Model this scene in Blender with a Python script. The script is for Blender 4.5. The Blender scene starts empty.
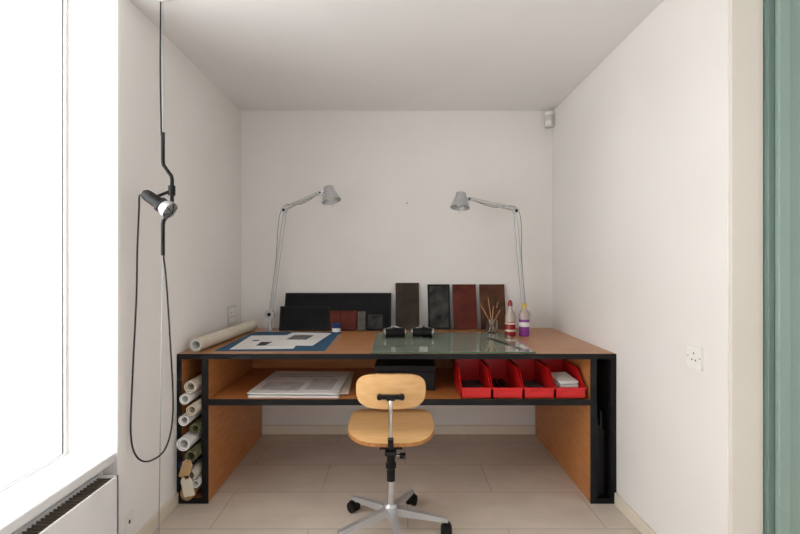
import bpy, math, random
from mathutils import Vector, Matrix
random.seed(4)
S=bpy.context.scene
S.view_settings.view_transform='Standard'

# ---------------------------------------------------------------- materials
def lin(c):
    r=[]
    for v in c:
        v/=255.0
        r.append(v/12.92 if v<=0.04045 else ((v+0.055)/1.055)**2.4)
    return (r[0],r[1],r[2],1)
def mat(name,c1,c2=None,scale=5,rough=.5,metal=0,bump=0,bscale=None,stretch=(1,1,1),trans=0,coat=0,ior=1.45,detail=4,spec=.5):
    m=bpy.data.materials.new(name); m.use_nodes=True
    nt=m.node_tree; b=nt.nodes['Principled BSDF']
    b.inputs['Roughness'].default_value=rough
    b.inputs['Metallic'].default_value=metal
    b.inputs['Transmission Weight'].default_value=trans
    b.inputs['Coat Weight'].default_value=coat
    b.inputs['IOR'].default_value=ior
    b.inputs['Specular IOR Level'].default_value=spec
    c2=c2 or c1
    tc=nt.nodes.new('ShaderNodeTexCoord'); mp=nt.nodes.new('ShaderNodeMapping')
    mp.inputs['Scale'].default_value=stretch
    nt.links.new(tc.outputs['Object'],mp.inputs['Vector'])
    n=nt.nodes.new('ShaderNodeTexNoise'); n.inputs['Scale'].default_value=scale
    n.inputs['Detail'].default_value=detail
    nt.links.new(mp.outputs['Vector'],n.inputs['Vector'])
    r=nt.nodes.new('ShaderNodeValToRGB')
    r.color_ramp.elements[0].position=.3; r.color_ramp.elements[1].position=.7
    r.color_ramp.elements[0].color=lin(c1); r.color_ramp.elements[1].color=lin(c2)
    nt.links.new(n.outputs['Fac'],r.inputs['Fac'])
    nt.links.new(r.outputs['Color'],b.inputs['Base Color'])
    if bump:
        n2=nt.nodes.new('ShaderNodeTexNoise'); n2.inputs['Scale'].default_value=bscale or scale
        n2.inputs['Detail'].default_value=5
        nt.links.new(mp.outputs['Vector'],n2.inputs['Vector'])
        bp=nt.nodes.new('ShaderNodeBump'); bp.inputs['Strength'].default_value=bump
        bp.inputs['Distance'].default_value=.01
        nt.links.new(n2.outputs['Fac'],bp.inputs['Height'])
        nt.links.new(bp.outputs['Normal'],b.inputs['Normal'])
    return m
def floor_mat():
    m=mat('floor_tiles',(203,191,176),(218,206,191),scale=4,rough=.42,stretch=(1,2,1),detail=7)
    nt=m.node_tree; b=nt.nodes['Principled BSDF']
    ramp=[n for n in nt.nodes if n.type=='VALTORGB'][0]
    tc=[n for n in nt.nodes if n.type=='TEX_COORD'][0]
    br=nt.nodes.new('ShaderNodeTexBrick'); br.inputs['Scale'].default_value=1
    br.inputs['Brick Width'].default_value=.9; br.inputs['Row Height'].default_value=.33
    br.inputs['Mortar Size'].default_value=.0028; br.inputs['Mortar Smooth'].default_value=.3
    br.inputs['Color1'].default_value=(1,1,1,1); br.inputs['Color2'].default_value=(.95,.95,.94,1)
    br.inputs['Mortar'].default_value=(.66,.63,.59,1)
    mp=nt.nodes.new('ShaderNodeMapping'); mp.inputs['Location'].default_value=(.35,.12,0)
    nt.links.new(tc.outputs['Object'],mp.inputs['Vector']); nt.links.new(mp.outputs['Vector'],br.inputs['Vector'])
    mx=nt.nodes.new('ShaderNodeMix'); mx.data_type='RGBA'; mx.blend_type='MULTIPLY'
    mx.inputs['Factor'].default_value=1
    nt.links.new(ramp.outputs['Color'],mx.inputs[6]); nt.links.new(br.outputs['Color'],mx.inputs[7])
    nt.links.new(mx.outputs[2],b.inputs['Base Color'])
    return m
WALL=mat('wall_paint',(229,225,220),(237,233,229),scale=1.3,rough=.85,bump=.35,bscale=3,detail=6)
WALL2=mat('wall_end_paint',(220,213,202),(228,221,210),scale=1.5,rough=.85,bump=.3,bscale=4)
CEIL=mat('ceiling_paint',(233,231,230),(239,237,236),scale=1,rough=.9)
FLOOR=floor_mat()
SKIRT=mat('skirting_paint',(222,211,192),(230,220,203),scale=4,rough=.5)
SILL=mat('sill_gloss',(240,240,240),(246,246,246),scale=3,rough=.3)
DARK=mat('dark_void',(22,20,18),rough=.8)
FIN=mat('radiator_fin',(120,108,96),rough=.5)
WOOD=mat('desk_ply',(176,110,57),(194,128,73),scale=7,rough=.38,stretch=(1.2,6,6),bump=.03)
WOODTOP=mat('desk_top_ply',(174,118,71),(192,136,87),scale=6,rough=.28,stretch=(1,8,1))
WOODIN=mat('desk_side_ply',(182,117,64),(200,135,80),scale=7,rough=.4,stretch=(6,1.2,6))
BLK=mat('black_edge',(14,14,16),(22,22,24),scale=10,rough=.45,spec=.3)
CHW=mat('chair_beech',(214,166,108),(226,182,126),scale=9,rough=.35,stretch=(1,7,7),coat=.2)
CHE=mat('chair_ply_edge',(186,128,70),(150,98,50),scale=60,rough=.5)
CHROME=mat('chrome',(205,205,207),rough=.22,metal=1)
ALU=mat('aluminium',(190,191,192),(202,202,204),scale=3,rough=.35,metal=.6)
ALUM=mat('alu_shade',(182,183,184),(196,197,198),scale=3,rough=.42,metal=.4)
PLAST=mat('black_plastic',(12,12,13),(18,18,20),scale=10,rough=.4,spec=.35)
RUB=mat('black_rubber',(14,14,14),rough=.6,spec=.3)
WPL=mat('white_plastic',(236,234,228),rough=.35)
GPL=mat('grey_plastic',(206,204,200),rough=.4)
BULB=mat('bulb_silver',(170,172,174),rough=.3,metal=.5)
PAPER=mat('paper_white',(230,229,225),(238,237,234),scale=4,rough=.8)
PAPERB=mat('paper_cream',(208,198,178),(220,210,192),scale=4,rough=.8)
KRAFT=mat('paper_kraft',(176,140,96),(190,156,112),scale=8,rough=.8)
OLIVE=mat('paper_olive',(92,94,62),(118,118,84),scale=8,rough=.8)
BLUE=mat('blue_paper',(22,70,104),(30,88,124),scale=5,rough=.7)
NAVY=mat('blue_cloth',(28,50,96),(44,74,130),scale=20,rough=.8)
PRINT=mat('print_ink',(40,40,44),(150,148,146),scale=24,rough=.7)
PRINT2=mat('print_ink_dark',(24,24,27),(84,82,82),scale=30,rough=.7)
PGREY=mat('print_grey',(176,176,178),(214,214,214),scale=14,rough=.8)
RED=mat('bin_red',(200,22,26),(212,32,34),scale=4,rough=.35)
PB=mat('plate_black',(8,9,12),(26,27,30),scale=14,rough=.6,bump=.2,spec=.2)
PB2=mat('plate_black_etched',(8,9,10),(78,78,74),scale=16,rough=.6,bump=.3,detail=8,spec=.2)
PBR=mat('plate_umber',(40,32,27),(70,58,48),scale=8,rough=.6,bump=.2,spec=.2)
PRD=mat('plate_redbrown',(72,28,22),(112,52,40),scale=10,rough=.6,bump=.2,spec=.2)
PBN=mat('plate_brown',(66,40,28),(100,64,44),scale=10,rough=.6,bump=.2,spec=.2)
PGR=mat('plate_grey',(74,70,66),(110,106,100),scale=20,rough=.6,spec=.2)
GLS=mat('glass_clear',(240,246,244),rough=.03,trans=1,ior=1.4)
WGL=mat('window_glass',(255,255,255),rough=0,trans=1,ior=1.02)
GREEN=mat('worktop_glass',(142,154,136),(154,164,148),scale=3,rough=.09,coat=.6)
GEDGE=mat('worktop_glass_edge',(70,110,92),rough=.2)
TEAL=mat('teal_paint',(138,160,150),(146,166,156),scale=3,rough=.5)
TEALD=mat('teal_paint_dark',(104,126,118),(110,132,124),scale=3,rough=.5)
REDB=mat('bottle_red',(130,16,26),(150,24,34),scale=5,rough=.25,coat=.4)
PURP=mat('bottle_purple',(120,44,130),(140,60,150),scale=5,rough=.25,coat=.4)
PINK=mat('bottle_pink',(176,160,150),(190,172,164),scale=5,rough=.2,coat=.4)
YEL=mat('yellow_plastic',(206,176,60),rough=.4)
BRW=mat('brush_wood',(196,160,110),(170,120,70),scale=20,rough=.5)
BRIS=mat('bristle',(70,52,38),rough=.9)
CABLE=mat('black_cable',(16,16,17),rough=.45)
STEEL=mat('steel_cable',(150,150,150),rough=.35,metal=.8)

# ---------------------------------------------------------------- builder
def catmull(pts,n=8):
    P=[Vector(p) for p in pts]; P=[P[0]*2-P[1]]+P+[P[-1]*2-P[-2]]
    out=[]
    for i in range(1,len(P)-2):
        a,b,c,d=P[i-1:i+3]
        for k in range(n):
            t=k/n
            out.append(.5*((2*b)+(c-a)*t+(2*a-5*b+4*c-d)*t*t+(3*b-a-3*c+d)*t**3))
    out.append(P[-2]); return out
class M:
    def __init__(s): s.v=[];s.f=[];s.m=[];s.mats=[]
    def mi(s,m):
        if m not in s.mats: s.mats.append(m)
        return s.mats.index(m)
    def add(s,vs,fs,m,X=None):
        o=len(s.v)
        for p in vs:
            p=Vector(p); s.v.append(X@p if X else p)
        k=s.mi(m)
        for f in fs: s.f.append([o+i for i in f]); s.m.append(k)
    def box(s,lo,hi,m,X=None):
        x0,y0,z0=lo;x1,y1,z1=hi
        vs=[(x0,y0,z0),(x1,y0,z0),(x1,y1,z0),(x0,y1,z0),(x0,y0,z1),(x1,y0,z1),(x1,y1,z1),(x0,y1,z1)]
        s.add(vs,[(3,2,1,0),(4,5,6,7),(0,1,5,4),(1,2,6,5),(2,3,7,6),(3,0,4,7)],m,X)
    def prism(s,poly,z0,z1,m,X=None):
        a=sum(poly[i][0]*poly[(i+1)%len(poly)][1]-poly[(i+1)%len(poly)][0]*poly[i][1] for i in range(len(poly)))
        if a<0: poly=poly[::-1]
        n=len(poly)
        vs=[(p[0],p[1],z0) for p in poly]+[(p[0],p[1],z1) for p in poly]
        fs=[list(range(n))[::-1],list(range(n,2*n))]+[(i,(i+1)%n,n+(i+1)%n,n+i) for i in range(n)]
        s.add(vs,fs,m,X)
    def tube(s,pts,r,m,seg=12,caps=True):
        pts=[Vector(p) for p in pts]
        n=len(pts); rs=r if isinstance(r,(list,tuple)) else [r]*n
        d=(pts[1]-pts[0]).normalized()
        u=d.orthogonal().normalized(); vs=[]
        for i in range(n):
            if i==0:d2=(pts[1]-pts[0])
            elif i==n-1:d2=pts[-1]-pts[-2]
            else:d2=(pts[i+1]-pts[i]).normalized()+(pts[i]-pts[i-1]).normalized()
            d2=d2.normalized(); u=(u-d2*u.dot(d2)).normalized(); w=d2.cross(u)
            for k in range(seg):
                a=2*math.pi*k/seg
                vs.append(pts[i]+(u*math.cos(a)+w*math.sin(a))*rs[i])
        fs=[]
        for i in range(n-1):
            for k in range(seg):
                k2=(k+1)%seg
                fs.append((i*seg+k,i*seg+k2,(i+1)*seg+k2,(i+1)*seg+k))
        if caps: fs+= [list(range(seg))[::-1],[(n-1)*seg+k for k in range(seg)]]
        s.add(vs,fs,m)
    def lathe(s,prof,o,m,axis=(0,0,1),seg=28):
        X=Matrix.Translation(Vector(o))@Vector((0,0,1)).rotation_difference(Vector(axis).normalized()).to_matrix().to_4x4()
        vs=[];n=len(prof)
        for r,z in prof:
            for k in range(seg):
                a=2*math.pi*k/seg; vs.append((max(r,1e-5)*math.cos(a),max(r,1e-5)*math.sin(a),z))
        fs=[(i*seg+k,i*seg+(k+1)%seg,(i+1)*seg+(k+1)%seg,(i+1)*seg+k) for i in range(n-1) for k in range(seg)]
        s.add(vs,fs,m,X)
    def ring(s,p0,p1,ro,ri,m,seg=22):
        p0=Vector(p0);p1=Vector(p1);L=(p1-p0).length
        s.lathe([(ri,0),(ro,0),(ro,L),(ri,L),(ri,0)],p0,m,axis=p1-p0,seg=seg)
    def slab(s,hw,hh,ex,fn,m,me,t,nr=10,nt=64):
        top=[];bot=[]
        for i in range(nr+1):
            q=i/nr
            for k in range(nt):
                a=2*math.pi*k/nt;c=math.cos(a);d=math.sin(a)
                x=hw*q*math.copysign(abs(c)**(2/ex),c);y=hh*q*math.copysign(abs(d)**(2/ex),d)
                p,n=fn(x,y);p=Vector(p);n=Vector(n).normalized()
                top.append(p+n*t/2);bot.append(p-n*t/2)
        fs=[(i*nt+k,(i+1)*nt+k,(i+1)*nt+(k+1)%nt,i*nt+(k+1)%nt) for i in range(nr) for k in range(nt)]
        s.add(top,fs,m); s.add(bot,[f[::-1] for f in fs],m)
        e=[top[nr*nt+k] for k in range(nt)]+[bot[nr*nt+k] for k in range(nt)]
        s.add(e,[(k,nt+k,nt+(k+1)%nt,(k+1)%nt) for k in range(nt)],me)
    def done(s,name,bevel=0,ang=38):
        me=bpy.data.meshes.new(name)
        xs=[v.x for v in s.v];ys=[v.y for v in s.v];zs=[v.z for v in s.v]
        o=Vector(((min(xs)+max(xs))/2,(min(ys)+max(ys))/2,min(zs)))
        me.from_pydata([v-o for v in s.v],[],s.f)
        for m in s.mats: me.materials.append(m)
        for p,k in zip(me.polygons,s.m): p.material_index=k; p.use_smooth=True
        me.validate(); me.update()
        me.set_sharp_from_angle(angle=math.radians(ang))
        ob=bpy.data.objects.new(name,me); ob.location=o
        S.collection.objects.link(ob)
        if bevel:
            b=ob.modifiers.new('bevel','BEVEL');b.width=bevel;b.segments=2;b.limit_method='ANGLE';b.angle_limit=math.radians(50)
        return ob
def R(ax,deg): return Matrix.Rotation(math.radians(deg),4,ax)
def T(*p): return Matrix.Translation(Vector(p))

H=2.29; YB=3.19; XR=1.100; YE=1.497
# ---------------------------------------------------------------- room shell
m=M(); m.box((-1.6,-1.0,-.1),(2.4,YB+.15,0),FLOOR); m.done('floor')
m=M(); m.box((-1.6,-1.0,H),(2.4,YB+.15,H+.1),CEIL); m.done('ceiling')
m=M(); m.box((-1.5,YB,0),(1.22,YB+.15,H),WALL); m.done('wall_back')
m=M()
m.prism([(-1.105,YB),(-1.105,1.80),(-1.112,1.79),(-1.27,1.775),(-1.5,1.775),(-1.5,YB)],0,H,WALL)
m.box((-1.5,.15,0),(-1.16,1.775,.415),WALL)
m.box((-1.5,-1.0,0),(-1.105,.15,H),WALL)
m.done('wall_left')
m=M(); m.box((XR,YE,0),(1.208,YB,H),WALL)
o=m.done('wall_right',bevel=.004)
m=M(); m.box((XR+.0015,YE-.015,0),(1.208,YE,H),WALL2); m.done('trim_1',bevel=.003)
m=M(); m.box((-1.105,YB-.016,0),(XR,YB,.064),SKIRT); m.done('baseboard_back',bevel=.003)
m=M(); m.box((-1.105,1.81,0),(-1.091,2.25,.06),SKIRT); m.done('baseboard_left',bevel=.003)
m=M(); m.box((XR-.014,1.51,0),(XR,2.25,.06),SKIRT); m.done('baseboard_right',bevel=.003)
# window
m=M()
x=-1.30
for (y0,y1,z0,z1) in [(.15,1.775,.44,.455),(.15,1.775,2.27,H),(.15,.17,.455,2.27),(1.765,1.775,.455,2.27),(.93,.98,.455,2.27)]:
    m.box((x-.02,y0,z0),(x,y1,z1),SILL)
m.box((x-.014,.17,.455),(x-.008,1.765,2.27),WGL)
m.done('window_1')
m=M(); m.box((-1.30,.15,.415),(-1.115,1.787,.452),SILL); m.done('window_sill',bevel=.006)
# radiator with fin grille
m=M()
m.box((-1.082,.2,.10),(-1.074,1.735,.385),SILL)
m.box((-1.158,.2,.10),(-1.150,1.735,.385),SILL)
m.box((-1.158,1.727,.10),(-1.074,1.735,.385),SILL)
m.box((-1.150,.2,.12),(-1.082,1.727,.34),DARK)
y=.21
while y<1.725:
    m.box((-1.150,y,.34),(-1.082,y+.003,.378),FIN); y+=.018
for yy in (.4,1.6): m.box((-1.13,yy,0),(-1.10,yy+.03,.12),SILL)
m.done('radiator')
# door at right
m=M(); D=T(-.030,-.035,0)
m.box((1.240,1.50,0),(1.262,1.56,H),TEALD,D)
m.box((1.262,1.485,0),(1.300,1.56,H),TEAL,D)
m.box((1.300,1.50,0),(1.306,1.55,H),TEALD,D)
m.box((1.306,1.50,0),(1.43,1.545,H-.02),TEAL,D)
m.box((1.43,1.515,.0),(2.1,1.54,H-.02),TEALD,D)
m.box((1.43,1.50,.9),(2.1,1.545,1.05),TEAL,D)
m.box((1.43,1.50,0),(2.1,1.545,.2),TEAL,D)
m.box((2.0,1.50,0),(2.1,1.545,H-.02),TEAL,D)
m.done('door_1',bevel=.003)

# ---------------------------------------------------------------- desk
YF=2.26; TZ=.75; XD=1.0985; m=M()
m.box((-1.103,YF,TZ-.024),(XD,3.165,TZ),WOODTOP)
m.box((-1.103,3.165,TZ-.024),(XD,3.188,TZ),WOODTOP)
m.box((-1.103,YF-.006,TZ-.026),(XD,YF,TZ+.0005),BLK)
m.box((-1.103,YF,0.025),(-1.083,3.165,TZ-.024),WOODIN)
m.box((-.972,YF,0.0),(-.950,3.165,TZ-.024),WOODIN)
m.box((.974,YF,0.0),(.996,3.165,TZ-.024),WOODIN)
m.box((XD-.020,YF,.025),(XD,3.165,TZ-.024),WOODIN)
for (a,b) in ((-1.103,-1.081),(-.978,-.946),(.970,1.0),(XD-.026,XD)):
    m.box((a,YF-.006,0),(b,YF,TZ-.026),BLK)
m.box((-1.081,YF-.006,0),(-.978,YF,.026),BLK)
m.box((1.0,YF-.006,0),(XD-.026,YF,.026),BLK)
m.box((-1.103,YF,0),(-.972,3.165,.022),WOOD)
m.box((.996,YF,0),(XD,3.165,.022),BLK)
m.box((-1.083,3.15,.02),(-.972,3.165,TZ-.024),WOODIN)
m.box((.996,3.0,.02),(XD-.02,3.01,TZ-.024),BLK)
m.box((-.950,YF,.497),(.974,3.165,.520),WOOD)
m.box((-.946,YF-.006,.493),(.970,YF,.523),BLK)
m.box((-.950,2.95,.52),(.974,2.965,TZ-.024),WOOD)
m.box((1.069,YF+.002,.03),(1.076,2.9,.72),BLK)
m.done('desk')

# ---------------------------------------------------------------- desk top things
ZT=TZ+.0008
m=M(); m.box((-.13,2.275,ZT),(.70,2.93,ZT+.006),GREEN); m.box((-.131,2.273,ZT),(.701,2.275,ZT+.006),GEDGE)
m.done('glass_work_plate',bevel=.001)
m=M(); m.box((-.945,2.33,ZT),(-.375,2.98,ZT+.002),BLUE); m.done('blue_cutting_mat')
def sheet(cx,cy,w,d,ang,z,name,prints):
    X=T(cx,cy,z)@R('Z',ang); m=M()
    def g(x0,x1,y0,y1,mt,dz,lift=0):
        m.box((x0,y0,dz),(x1,y1,dz+.0012),mt,X)
    g(-w/2,w/2,-d/2,d/2,PAPER,0)
    for p in prints: g(p[0],p[1],p[2],p[3],p[4],.0014)
    m.done(name)
sheet(-.73,2.60,.33,.46,4,ZT+.0022,'art_print',[(-.05,.07,-.13,-.02,PRINT2),(-.11,-.075,.02,.06,PRINT)])
sheet(-.57,2.69,.26,.46,-5,ZT+.0050,'art_print',[(-.08,.04,-.04,.12,PRINT)])
m=M()
m.ring((-1.03,2.30,ZT+.036),(-.985,3.08,ZT+.036),.034,.029,PAPERB)
m.ring((-1.03,2.302,ZT+.036),(-.986,3.078,ZT+.036),.027,.022,PAPER)
m.done('paper_roll')

def lean(name,x0,x1,h,yb,th,mt,ytop=None,ang=None,rz=0,edge=None):
    a=ang if ang is not None else math.degrees(math.asin(min(.9,(3.182-th-yb)/h)))
    m=M(); w=x1-x0
    X=T((x0+x1)/2,yb,ZT+.0006+th*math.sin(math.radians(a)))@R('Z',rz)@R('X',-a)
    m.box((-w/2,0,0),(w/2,th,h),mt,X)
    if edge: m.box((-w/2+.012,-.002,.012),(w/2-.012,0,h-.012),edge,X)
    return m.done(name,bevel=.0015)
lean('printing_plate',-.785,-.04,.255,3.10,.012,BLK,edge=PB)
lean('printing_plate',-.80,-.46,.165,3.045,.010,BLK,ang=14,edge=PB)
lean('printing_plate',-.455,-.39,.135,3.04,.012,PRD,ang=12)
lean('printing_plate',-.385,-.275,.135,3.035,.012,PRD,ang=13,edge=PRD)
lean('printing_plate',-.268,-.215,.130,3.04,.012,PGR,ang=13)
lean('printing_plate',-.208,-.085,.120,3.045,.012,PB,ang=12,edge=PB2)
lean('printing_plate',-.01,.155,.325,3.095,.012,PBR,edge=PBR)
lean('printing_plate',.215,.37,.315,3.095,.012,PB,edge=PB2)
lean('printing_plate',.39,.555,.315,3.095,.012,PRD,edge=PRD)
lean('printing_plate',.58,.755,.315,3.095,.012,PBN,edge=PBN)
m=M(); m.lathe([(0,0),(.028,0),(.028,.045),(.024,.048),(.024,.052),(.030,.052),(.030,.066),(0,.066)],(-.395,2.93,ZT),NAVY)
m.lathe([(.0285,.012),(.0285,.036)],(-.395,2.93,ZT),PAPER); m.done('ink_pot')

def brayer(cx,cy,ang):
    X=T(cx,cy,ZT+.0062)@R('Z',ang); m=M()
    P=lambda *p:X@Vector(p)
    m.tube([P(-.058,0,.029),P(.058,0,.029)],.028,RUB,24)
    for sx in(-1,1):
        m.tube([P(sx*.058,0,.029),P(sx*.064,0,.029)],.016,CHROME,18)
        m.tube([P(sx*.066,0,.029),P(sx*.066,.04,.045),P(sx*.03,.06,.05),P(0,.065,.05)],.0035,CHROME,8)
    m.tube(catmull([P(0,.06,.05),P(0,.09,.047),P(0,.13,.036),P(0,.165,.024)],5),[.010]*5+[.014]*5+[.016]*5+[.013],PLAST,14)
    m.tube([P(-.02,.05,.048),P(-.02,.035,.062),P(.02,.035,.062),P(.02,.05,.048)],.003,CHROME,8)
    m.done('ink_brayer')
brayer(-.012,2.72,6); brayer(.155,2.74,-8)
m=M(); X=T(.60,2.52,ZT+.0063)@R('Z',-75)
m.box((-.19,-.012,0),(.19,.012,.0015),STEEL,X); m.box((-.19,-.012,.0015),(.05,.006,.004),PLAST,X); m.done('steel_ruler')

m=M(); jx,jy=.615,2.92
m.lathe([(0,0),(.036,0),(.038,.006),(.038,.085),(.032,.097),(.034,.105),(.031,.105),(.029,.097),(.034,.084),(.034,.01),(0,.008)],(jx,jy,ZT),GLS)
for i,(dx,dy,L,b) in enumerate([(-.05,.0,.22,1),(-.02,.02,.235,0),(.015,0,.22,1),(.045,.015,.205,0),(.07,-.01,.19,1),(-.075,.02,.2,0),(.03,.03,.24,1)]):
    p0=Vector((jx-dx*.3,jy-dy*.3,ZT+.012)); p1=Vector((jx+dx,jy+dy,ZT+L)); d=p1-p0
    m.tube([p0,p0+d*.8],.0035,BRW if i%3 else PRD,8)
    if b: m.tube([p0+d*.8,p0+d*.87,p0+d*.95,p1],[.004,.005,.007,.002],BRIS,8)
    else: m.tube([p0+d*.8,p1],[.0035,.002],BRW,8)
m.done('brush_jar')
def bottle(name,x,y,parts):
    m=M()
    for prof,mt in parts: m.lathe(prof,(x,y,ZT),mt)
    m.done(name)
bottle('ink_bottle',.712,2.83,[([(0,0),(.030,0),(.032,.006),(.032,.09)],REDB),([(.032,.09),(.032,.12),(.026,.145),(.014,.165),(.013,.19)],PINK),([(.0325,.03),(.0325,.085)],PAPERB),([(.0330,.042),(.0330,.075)],REDB),([(.015,.188),(.015,.208),(.011,.216),(.006,.226),(0,.226)],REDB)])
bottle('ink_bottle',.800,2.83,[([(0,0),(.030,0),(.032,.006),(.032,.07)],PURP),([(.032,.07),(.032,.13),(.024,.155),(.013,.172),(.012,.18)],PINK),([(.0326,.05),(.0326,.105)],PURP),([(.0330,.06),(.0330,.088)],PAPER),([(.0145,.178),(.0145,.20),(.011,.204),(0,.204)],YEL)])

# ---------------------------------------------------------------- desk lamps
def lamp(base,joint,wrist,hd,sx):
    base=Vector(base);joint=Vector(joint);wrist=Vector(wrist)
    m=M()
    m.box((base.x-.025,base.y-.03,ZT),(base.x+.025,base.y+.03,ZT+.012),ALU)
    m.tube([(base.x,base.y,ZT+.012),(base.x,base.y,ZT+.06)],.015,ALU,18)
    m.tube([(base.x,base.y,ZT+.055),base],.010,ALU,14)
    m.tube([base+Vector((0,-.018,0)),base+Vector((0,.018,0))],.032,ALU,24)
    m.tube([base+Vector((0,-.021,0)),base+Vector((0,-.017,0))],.013,PLAST,18)
    m.tube([base,joint],.0075,ALU,12)
    off=Vector((sx*.020,0,.0))
    m.tube([base+off,joint+off*.8],.0018,STEEL,8)
    m.tube([base.lerp(joint,.04)+off,base.lerp(joint,.2)+off],.0045,ALU,10)
    m.tube([joint+Vector((0,-.016,0)),joint+Vector((0,.016,0))],.020,ALU,22)
    m.tube([joint+Vector((0,-.019,0)),joint+Vector((0,-.015,0))],.010,PLAST,16)
    m.tube([joint,wrist],.0065,ALU,12)
    up=Vector((0,0,.018))
    m.tube([joint+up,wrist+up*.7],.0016,STEEL,8)
    m.tube([joint.lerp(wrist,.1)+up,joint.lerp(wrist,.45)+up*.9],.005,ALU,10)
    m.tube([wrist+Vector((0,-.012,0)),wrist+Vector((0,.012,0))],.013,ALU,18)
    m.tube([wrist+Vector((0,-.014,0)),wrist+Vector((0,-.011,0))],.007,PLAST,14)
    ax=Vector(hd).normalized()
    top=wrist+Vector((sx*.055,-.01,.030))
    m.tube([wrist,top+ax*.012],.006,ALU,10)
    m.lathe([(0,0),(.022,0),(.030,.004),(.033,.012),(.035,.03),(.046,.060),(.063,.100),(.064,.104),(.061,.104),(.044,.062),(.031,.03),(.028,.014),(0,.012)],top-ax*.012,ALUM,axis=ax,seg=36)
    m.lathe([(.012,.012),(.012,.04),(.024,.06),(.026,.078),(.016,.094),(0,.098)],top-ax*.012,WPL,axis=ax,seg=20)
    m.tube([top-ax*.016,top-ax*.010],.008,PLAST,12)
    m.tube([top+ax*.09,top+ax*.13],.003,ALU,8)
    m.tube(catmull([base+Vector((-sx*.01,.012,0)),base.lerp(joint,.5)+Vector((-sx*.012,.012,0)),joint+Vector((-sx*.022,.012,.005)),joint.lerp(wrist,.5)+Vector((0,.010,-.012)),wrist],6),.0018,CABLE,6)
    m.done('desk_lamp')
lamp((-.862,3.05,.862),(-.760,3.03,1.565),(-.50,2.93,1.665),(.26,-.18,-1),1)
lamp((.870,3.05,.862),(.800,3.03,1.560),(.470,2.93,1.625),(-.10,-.2,-1),-1)

# ---------------------------------------------------------------- shelf items
ZS=.5205
m=M()
for i in range(5):
    X=T(-.51+random.uniform(-.025,.025),2.54+random.uniform(-.015,.015),ZS+.001+i*.0045)@R('Z',random.uniform(-4,4))
    m.box((-.23,-.24,0),(.23,.24,.0035),PAPER if i!=2 else PAPERB,X)
for (a,b,c,d) in ((-.19,.02,-.19,-.02),(.05,.19,-.17,.06),(-.17,.16,.09,.12),(-.17,.10,.14,.155)):
    m.box((a,c,.0035),(b,d,.0040),PGREY,X)
m.done('paper_stack')
m=M(); X=T(.05,2.60,ZS+.001)@R('Z',-2)
m.box((-.160,-.18,0),(.160,.18,.10),PLAST,X); m.box((-.165,-.185,.10),(.165,.185,.135),BLK,X)
m.box((-.03,-.19,.06),(.03,-.18,.085),ALU,X); m.done('storage_box',bevel=.004)
def tray(x0,w,fill):
    m=M(); y0,y1,z=2.275,2.60,ZS+.001; t=.004; x1=x0+w; hb=.135; hf=.055
    m.box((x0,y0,z),(x1,y1,z+t),RED)
    m.box((x0,y1-t,z),(x1,y1,z+hb),RED)
    for xa in (x0,x1-t):
        prof=[(y0,0),(y1,0),(y1,hb),(y0+.11,hb),(y0+.03,hf+.012),(y0,hf)]
        vs=[(xa,p[0],z+p[1]) for p in prof]+[(xa+t,p[0],z+p[1]) for p in prof]; n=len(prof)
        m.add(vs,[list(range(n))[::-1],list(range(n,2*n))]+[(i,(i+1)%n,n+(i+1)%n,n+i) for i in range(n)],RED)
    m.box((x0,y0,z),(x1,y0+t,z+hf),RED)
    m.box((x0-.001,y0-.006,z+hf-.008),(x1+.001,y0+t+.002,z+hf),RED)
    m.box((x0+.03,y0-.004,z+.012),(x1-.03,y0,z+.036),RED)
    m.box((x0-.001,y0+.11,z+hb-.008),(x0+t+.002,y1,z+hb),RED); m.box((x1-t-.002,y0+.11,z+hb-.008),(x1+.001,y1,z+hb),RED)
    if fill==1:
        for k in range(3): m.tube([(x0+.03+k*.035,y0+.03,z+.022),(x0+.04+k*.03,y1-.06,z+.022)],.014,PLAST,10)
    if fill==2:
        for k in range(4):
            X=T((x0+x1)/2,y0+.10,z+.012+k*.02)@R('Z',random.uniform(-15,15))@R('X',8)
            m.box((-.048,-.06,0),(.048,.07,.012),PAPER,X)
    if fill==3:
        m.box((x0+.02,y0+.03,z+t),(x1-.02,y1-.08,z+.03),PRINT2)
    m.done('storage_bin')
for i,f in enumerate((3,1,3,2)): tray(.325+i*.159,.153,f)

# paper rolls in left compartment
m=M()
z=.024
seq=[(.033,KRAFT,-1.046),(.020,PAPER,-1.0),(.030,PAPERB,-1.02),(.022,NAVY,-1.050),(.028,OLIVE,-1.01),(.033,PAPER,-1.044),(.026,OLIVE,-1.01),(.026,PAPER,-1.050),(.026,PAPERB,-1.01),(.026,PAPER,-1.048),(.030,PAPERB,-1.03)]
for r,c,x in seq:
    z+=r; prot=random.uniform(.01,.07)
    xx=max(-1.078+r,min(-.980-r,x))
    m.ring((xx,YF-prot,z),(xx,2.95,z),r,r*.86,c)
    m.ring((xx,YF-prot+.006,z),(xx,2.94,z),r*.8,r*.6,c)
    z+=r*.98
for (x,z0,an,c,w,h) in ((-1.035,.165,16,KRAFT,.05,.09),(-1.005,.075,-12,PAPERB,.055,.10)):
    X=T(x,YF-.078,z0)@R('Y',an)
    poly=[(-w/2,0),(w/2,0),(w/2,h*.8),(w/4,h),(-w/4,h),(-w/2,h*.8)]
    m.prism(poly,0,.0015,c,X@R('X',90))
    m.tube([X@Vector((0,-.003,h*.88)),X@Vector((.004,.004,h+.03)),X@Vector((.004,.06,h+.05))],.0012,BRIS,6)
    m.tube([X@Vector((0,-.0028,h*.86)),X@Vector((0,.002,h*.86))],.006,KRAFT,12)
m.done('rolled_drawings')
m=M()
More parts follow.
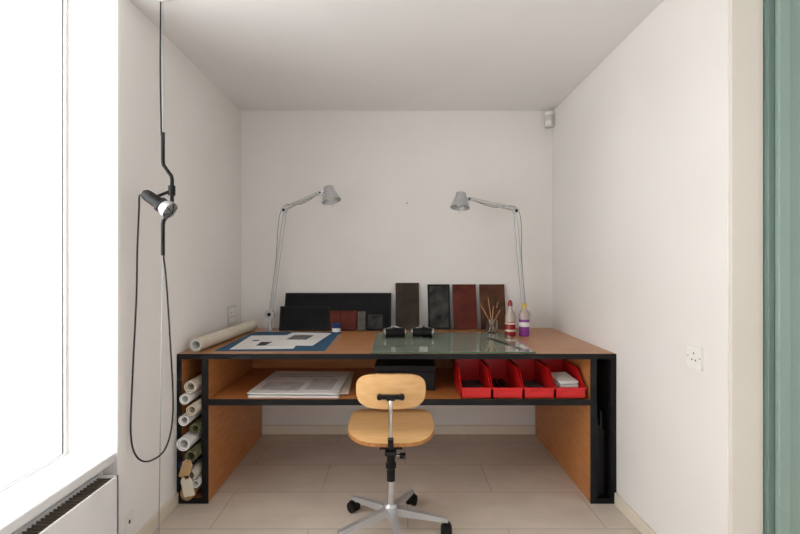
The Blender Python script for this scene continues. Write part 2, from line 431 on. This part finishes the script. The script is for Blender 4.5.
for k,(x,h,c) in enumerate(((1.004,.40,PLAST),(1.019,.36,BLK),(1.034,.43,PLAST),(1.049,.33,BLK))):
    m.box((x,YF+.01+.01*k,.023),(x+.012,2.90,.023+h),c)
m.done('portfolio_case',bevel=.002)

# ---------------------------------------------------------------- chair
m=M(); cx,cy=-.027,2.02
for k in range(5):
    a=math.radians(66+72*k); d=Vector((math.cos(a),math.sin(a),0)); sd=Vector((-d.y,d.x,0))
    h=Vector((cx,cy,0))
    p0=h+d*.02+Vector((0,0,.095)); p1=h+d*.255+Vector((0,0,.066))
    vs=[]
    for p,w,t in((p0,.015,.018),(p1,.009,.009)):
        for a1,b1 in((-1,-1),(1,-1),(1,1),(-1,1)): vs.append(p+sd*w*a1+Vector((0,0,t*b1)))
    m.add(vs,[(3,2,1,0),(4,5,6,7),(0,1,5,4),(1,2,6,5),(2,3,7,6),(3,0,4,7)],ALU)
    c=h+d*.235
    m.tube([c+Vector((0,0,.06)),c+Vector((0,0,.035))],.006,CHROME,10)
    c2=c+d*.012
    for q in(-1,1):
        m.tube([c2+sd*q*.006+Vector((0,0,.0255)),c2+sd*q*.022+Vector((0,0,.0255))],.025,RUB,20)
    m.tube([c2+sd*-.012+Vector((0,0,.034)),c2+sd*.012+Vector((0,0,.034))],.023,PLAST,18)
m.lathe([(0,.06),(.030,.062),(.032,.075),(.032,.118),(.024,.128),(.0,.13)],(cx,cy,0),ALU)
m.tube([(cx,cy,.12),(cx,cy,.30)],.0165,CHROME,20)
m.tube([(cx,cy,.23),(cx,cy,.385)],.019,PLAST,20)
m.lathe([(.019,0),(.024,.004),(.024,.022),(.019,.026)],(cx,cy,.285),PLAST)
m.tube([(cx,cy,.345),(cx+.045,cy-.01,.345)],.006,CHROME,10)
m.tube([(cx+.04,cy-.01,.345),(cx+.065,cy-.013,.345)],.013,PLAST,14)
m.box((cx-.05,cy-.05,.388),(cx+.05,cy+.20,.408),PLAST)
m.box((cx-.025,cy-.085,.374),(cx+.025,cy+.12,.390),PLAST)
sy=2.14
def seat(x,y):
    z=.440+.22*x*x-2.2*max(0,-y-.10)**2
    return (cx+x,sy+y,z),(-.44*x,0,1)
m.slab(.199,.200,4.0,seat,CHW,CHE,.016)
m.lathe([(0,.0),(.024,.0),(.024,.026)],(cx,cy+.04,.405),PLAST)
by=1.955
def back(x,y):
    return (cx+x*(1-.5*max(0,-y)),by+1.3*x*x-.10*y+.8*y*y,.645+y),(-2.6*x,1,.1)
m.slab(.151,.078,3.6,back,CHW,CHE,.012)
bar=catmull([(cx,by-.022,.630),(cx,by-.036,.60),(cx,by-.036,.52),(cx,by-.026,.45),(cx,by-.006,.405),(cx,by+.03,.383),(cx,cy+.03,.380)],6)
m.tube(bar,.0085,CHROME,14)
m.box((cx-.052,by-.024,.618),(cx+.052,by-.006,.636),PLAST)
for q in(-1,1): m.tube([(cx+q*.048,by-.026,.627),(cx+q*.048,by+.006,.627)],.012,PLAST,14)
m.tube([(cx-.018,by-.032,.627),(cx+.018,by-.032,.627)],.012,PLAST,14)
m.tube([(cx,by-.034,.455),(cx,by-.022,.41)],.013,PLAST,14)
m.done('office_chair')

# ---------------------------------------------------------------- hanging lamp
m=M(); Y=1.84
V=lambda x,z,y=Y:(x,y,z)
m.tube([V(-.957,H),V(-.957,1.72)],.0017,STEEL,6)
m.tube([V(-.957,1.25),V(-.975,.012)],.0017,STEEL,6)
m.lathe([(0,0),(.028,0),(.028,.012),(.012,.022),(0,.022)],(-.975,Y,0),PLAST)
m.lathe([(0,0),(.022,0),(.022,-.012),(.008,-.018),(0,-.018)],(-.957,Y,H),WPL)
m.tube(catmull([V(-.966,H-.01),V(-.968,2.0),V(-.964,1.75),V(-.962,1.73)],6),.0032,CABLE,8)
tb=[V(-.957,1.738),V(-.957,1.62),V(-.955,1.605),V(-.923,1.560),V(-.920,1.545),V(-.920,1.44),V(-.923,1.425),V(-.955,1.375),V(-.957,1.36),V(-.957,1.235)]
m.tube(tb,.0075,PLAST,14)
m.tube(catmull([V(-1.008,1.472,1.80),V(-1.035,1.475,1.81),V(-1.055,1.42),V(-1.062,1.25),V(-1.066,1.053),V(-1.082,.726),V(-1.088,.50),V(-1.063,.411),V(-1.010,.395),V(-.944,.452),V(-.916,.603),V(-.928,.889),V(-.944,1.135),V(-.957,1.25)],8),.0036,CABLE,8)
ax=Vector((.105,-.012,-.070)).normalized(); p=Vector((-1.012,1.80,1.484))
m.lathe([(0,0),(.014,0),(.020,.008),(.023,.02),(.024,.078),(.030,.082),(.030,.094),(.022,.096)],p,PLAST,axis=ax)
m.lathe([(.022,.094),(.026,.098),(.035,.114),(.037,.134),(.034,.134),(.031,.116),(.02,.10),(0,.10)],p,ALU,axis=ax)
m.lathe([(.012,.10),(.024,.112),(.027,.122),(.020,.131),(0,.135)],p,BULB,axis=ax)
for k in range(6):
    a=k*math.pi/3; q=Vector((0,0,1)).rotation_difference(ax)
    r1=q@Vector((math.cos(a)*.036,math.sin(a)*.036,.134)); r2=q@Vector((0,0,.146))
    m.tube([p+r1,p+r2],.0016,PLAST,6)
m.tube([p+ax*.04,Vector((-.921,Y,1.50))],.006,PLAST,10)
m.tube([(-.921,Y,1.52),(-.921,Y,1.48)],.014,PLAST,14)
m.done('pendant_spotlight')

# ---------------------------------------------------------------- wall fittings
m=M(); m.box((-1.104,2.93,.80),(-1.096,3.07,.925),GPL)
m.box((-1.096,2.945,.815),(-1.093,3.055,.91),WPL)
for y in (2.972,3.03):
    for a,b in((0,.02),(-.012,-.008),(.012,-.008)): m.box((-1.0935,y+a-.003,.862+b-.006),(-1.0925,y+a+.003,.862+b+.004),DARK)
m.done('wall_socket',bevel=.002)
m=M()
X=T(XR,1.655,.857)
m.box((-.009,-.041,-.041),(.0,.041,.041),WPL,X)
for a,b in((0,.014),(-.010,-.010),(.010,-.010)): m.box((-.0096,a-.003,b-.003),(-.0088,a+.003,b+.003),DARK,X)
for a in(-.033,.033): m.tube([X@Vector((-.010,a,.0)),X@Vector((-.008,a,.0))],.003,STEEL,10)
m.done('wall_socket',bevel=.002)
m=M(); m.box((-1.104,1.825,.10),(-1.098,1.875,.18),WPL); m.box((-1.098,1.842,.135),(-1.0965,1.852,.15),DARK); m.done('wall_socket',bevel=.002)
m=M(); X=T(1.072,3.155,2.16)@R('Z',-40)
m.prism([(-.030,.02),(-.033,-.008),(-.022,-.028),(.022,-.028),(.033,-.008),(.030,.02)],0,.085,GPL,X)
m.prism([(-.024,-.026),(-.016,-.036),(.016,-.036),(.024,-.026)],.012,.042,WPL,X)
m.prism([(-.033,.02),(-.035,-.006),(-.022,-.03),(.022,-.03),(.035,-.006),(.033,.02)],.085,.105,WPL,X)
m.tube([X@Vector((0,.01,.10)),(1.085,3.18,H)],.003,WPL,8)
m.done('motion_sensor',bevel=.002)
m=M(); m.tube([(.07,YB,1.628),(.07,YB-.02,1.632)],.0025,STEEL,8); m.tube([(.07,YB-.02,1.632),(.07,YB-.023,1.632)],.005,STEEL,10); m.done('picture_nail')

# ---------------------------------------------------------------- light
w=bpy.data.worlds.new('World'); S.world=w; w.use_nodes=True
w.node_tree.nodes['Background'].inputs[0].default_value=(1,.992,.985,1)
w.node_tree.nodes['Background'].inputs[1].default_value=1.05
def area(name,loc,rot,sx,sy,e,c):
    l=bpy.data.lights.new(name,'AREA'); l.shape='RECTANGLE'; l.size=sx; l.size_y=sy; l.energy=e; l.color=c
    o=bpy.data.objects.new(name,l); o.location=loc; o.rotation_euler=rot; S.collection.objects.link(o)
area('window_daylight',(-1.75,.95,1.5),(0,math.radians(-90),0),1.9,1.9,50,(.99,.995,1))

cam=bpy.data.cameras.new('Camera'); co=bpy.data.objects.new('Camera',cam); S.collection.objects.link(co)
co.location=(0,0,1.196); co.rotation_euler=(math.radians(90),0,0)
cam.sensor_width=36; cam.lens=20.25; cam.shift_x=3/800; cam.shift_y=-2/800; cam.clip_start=.02
S.camera=co
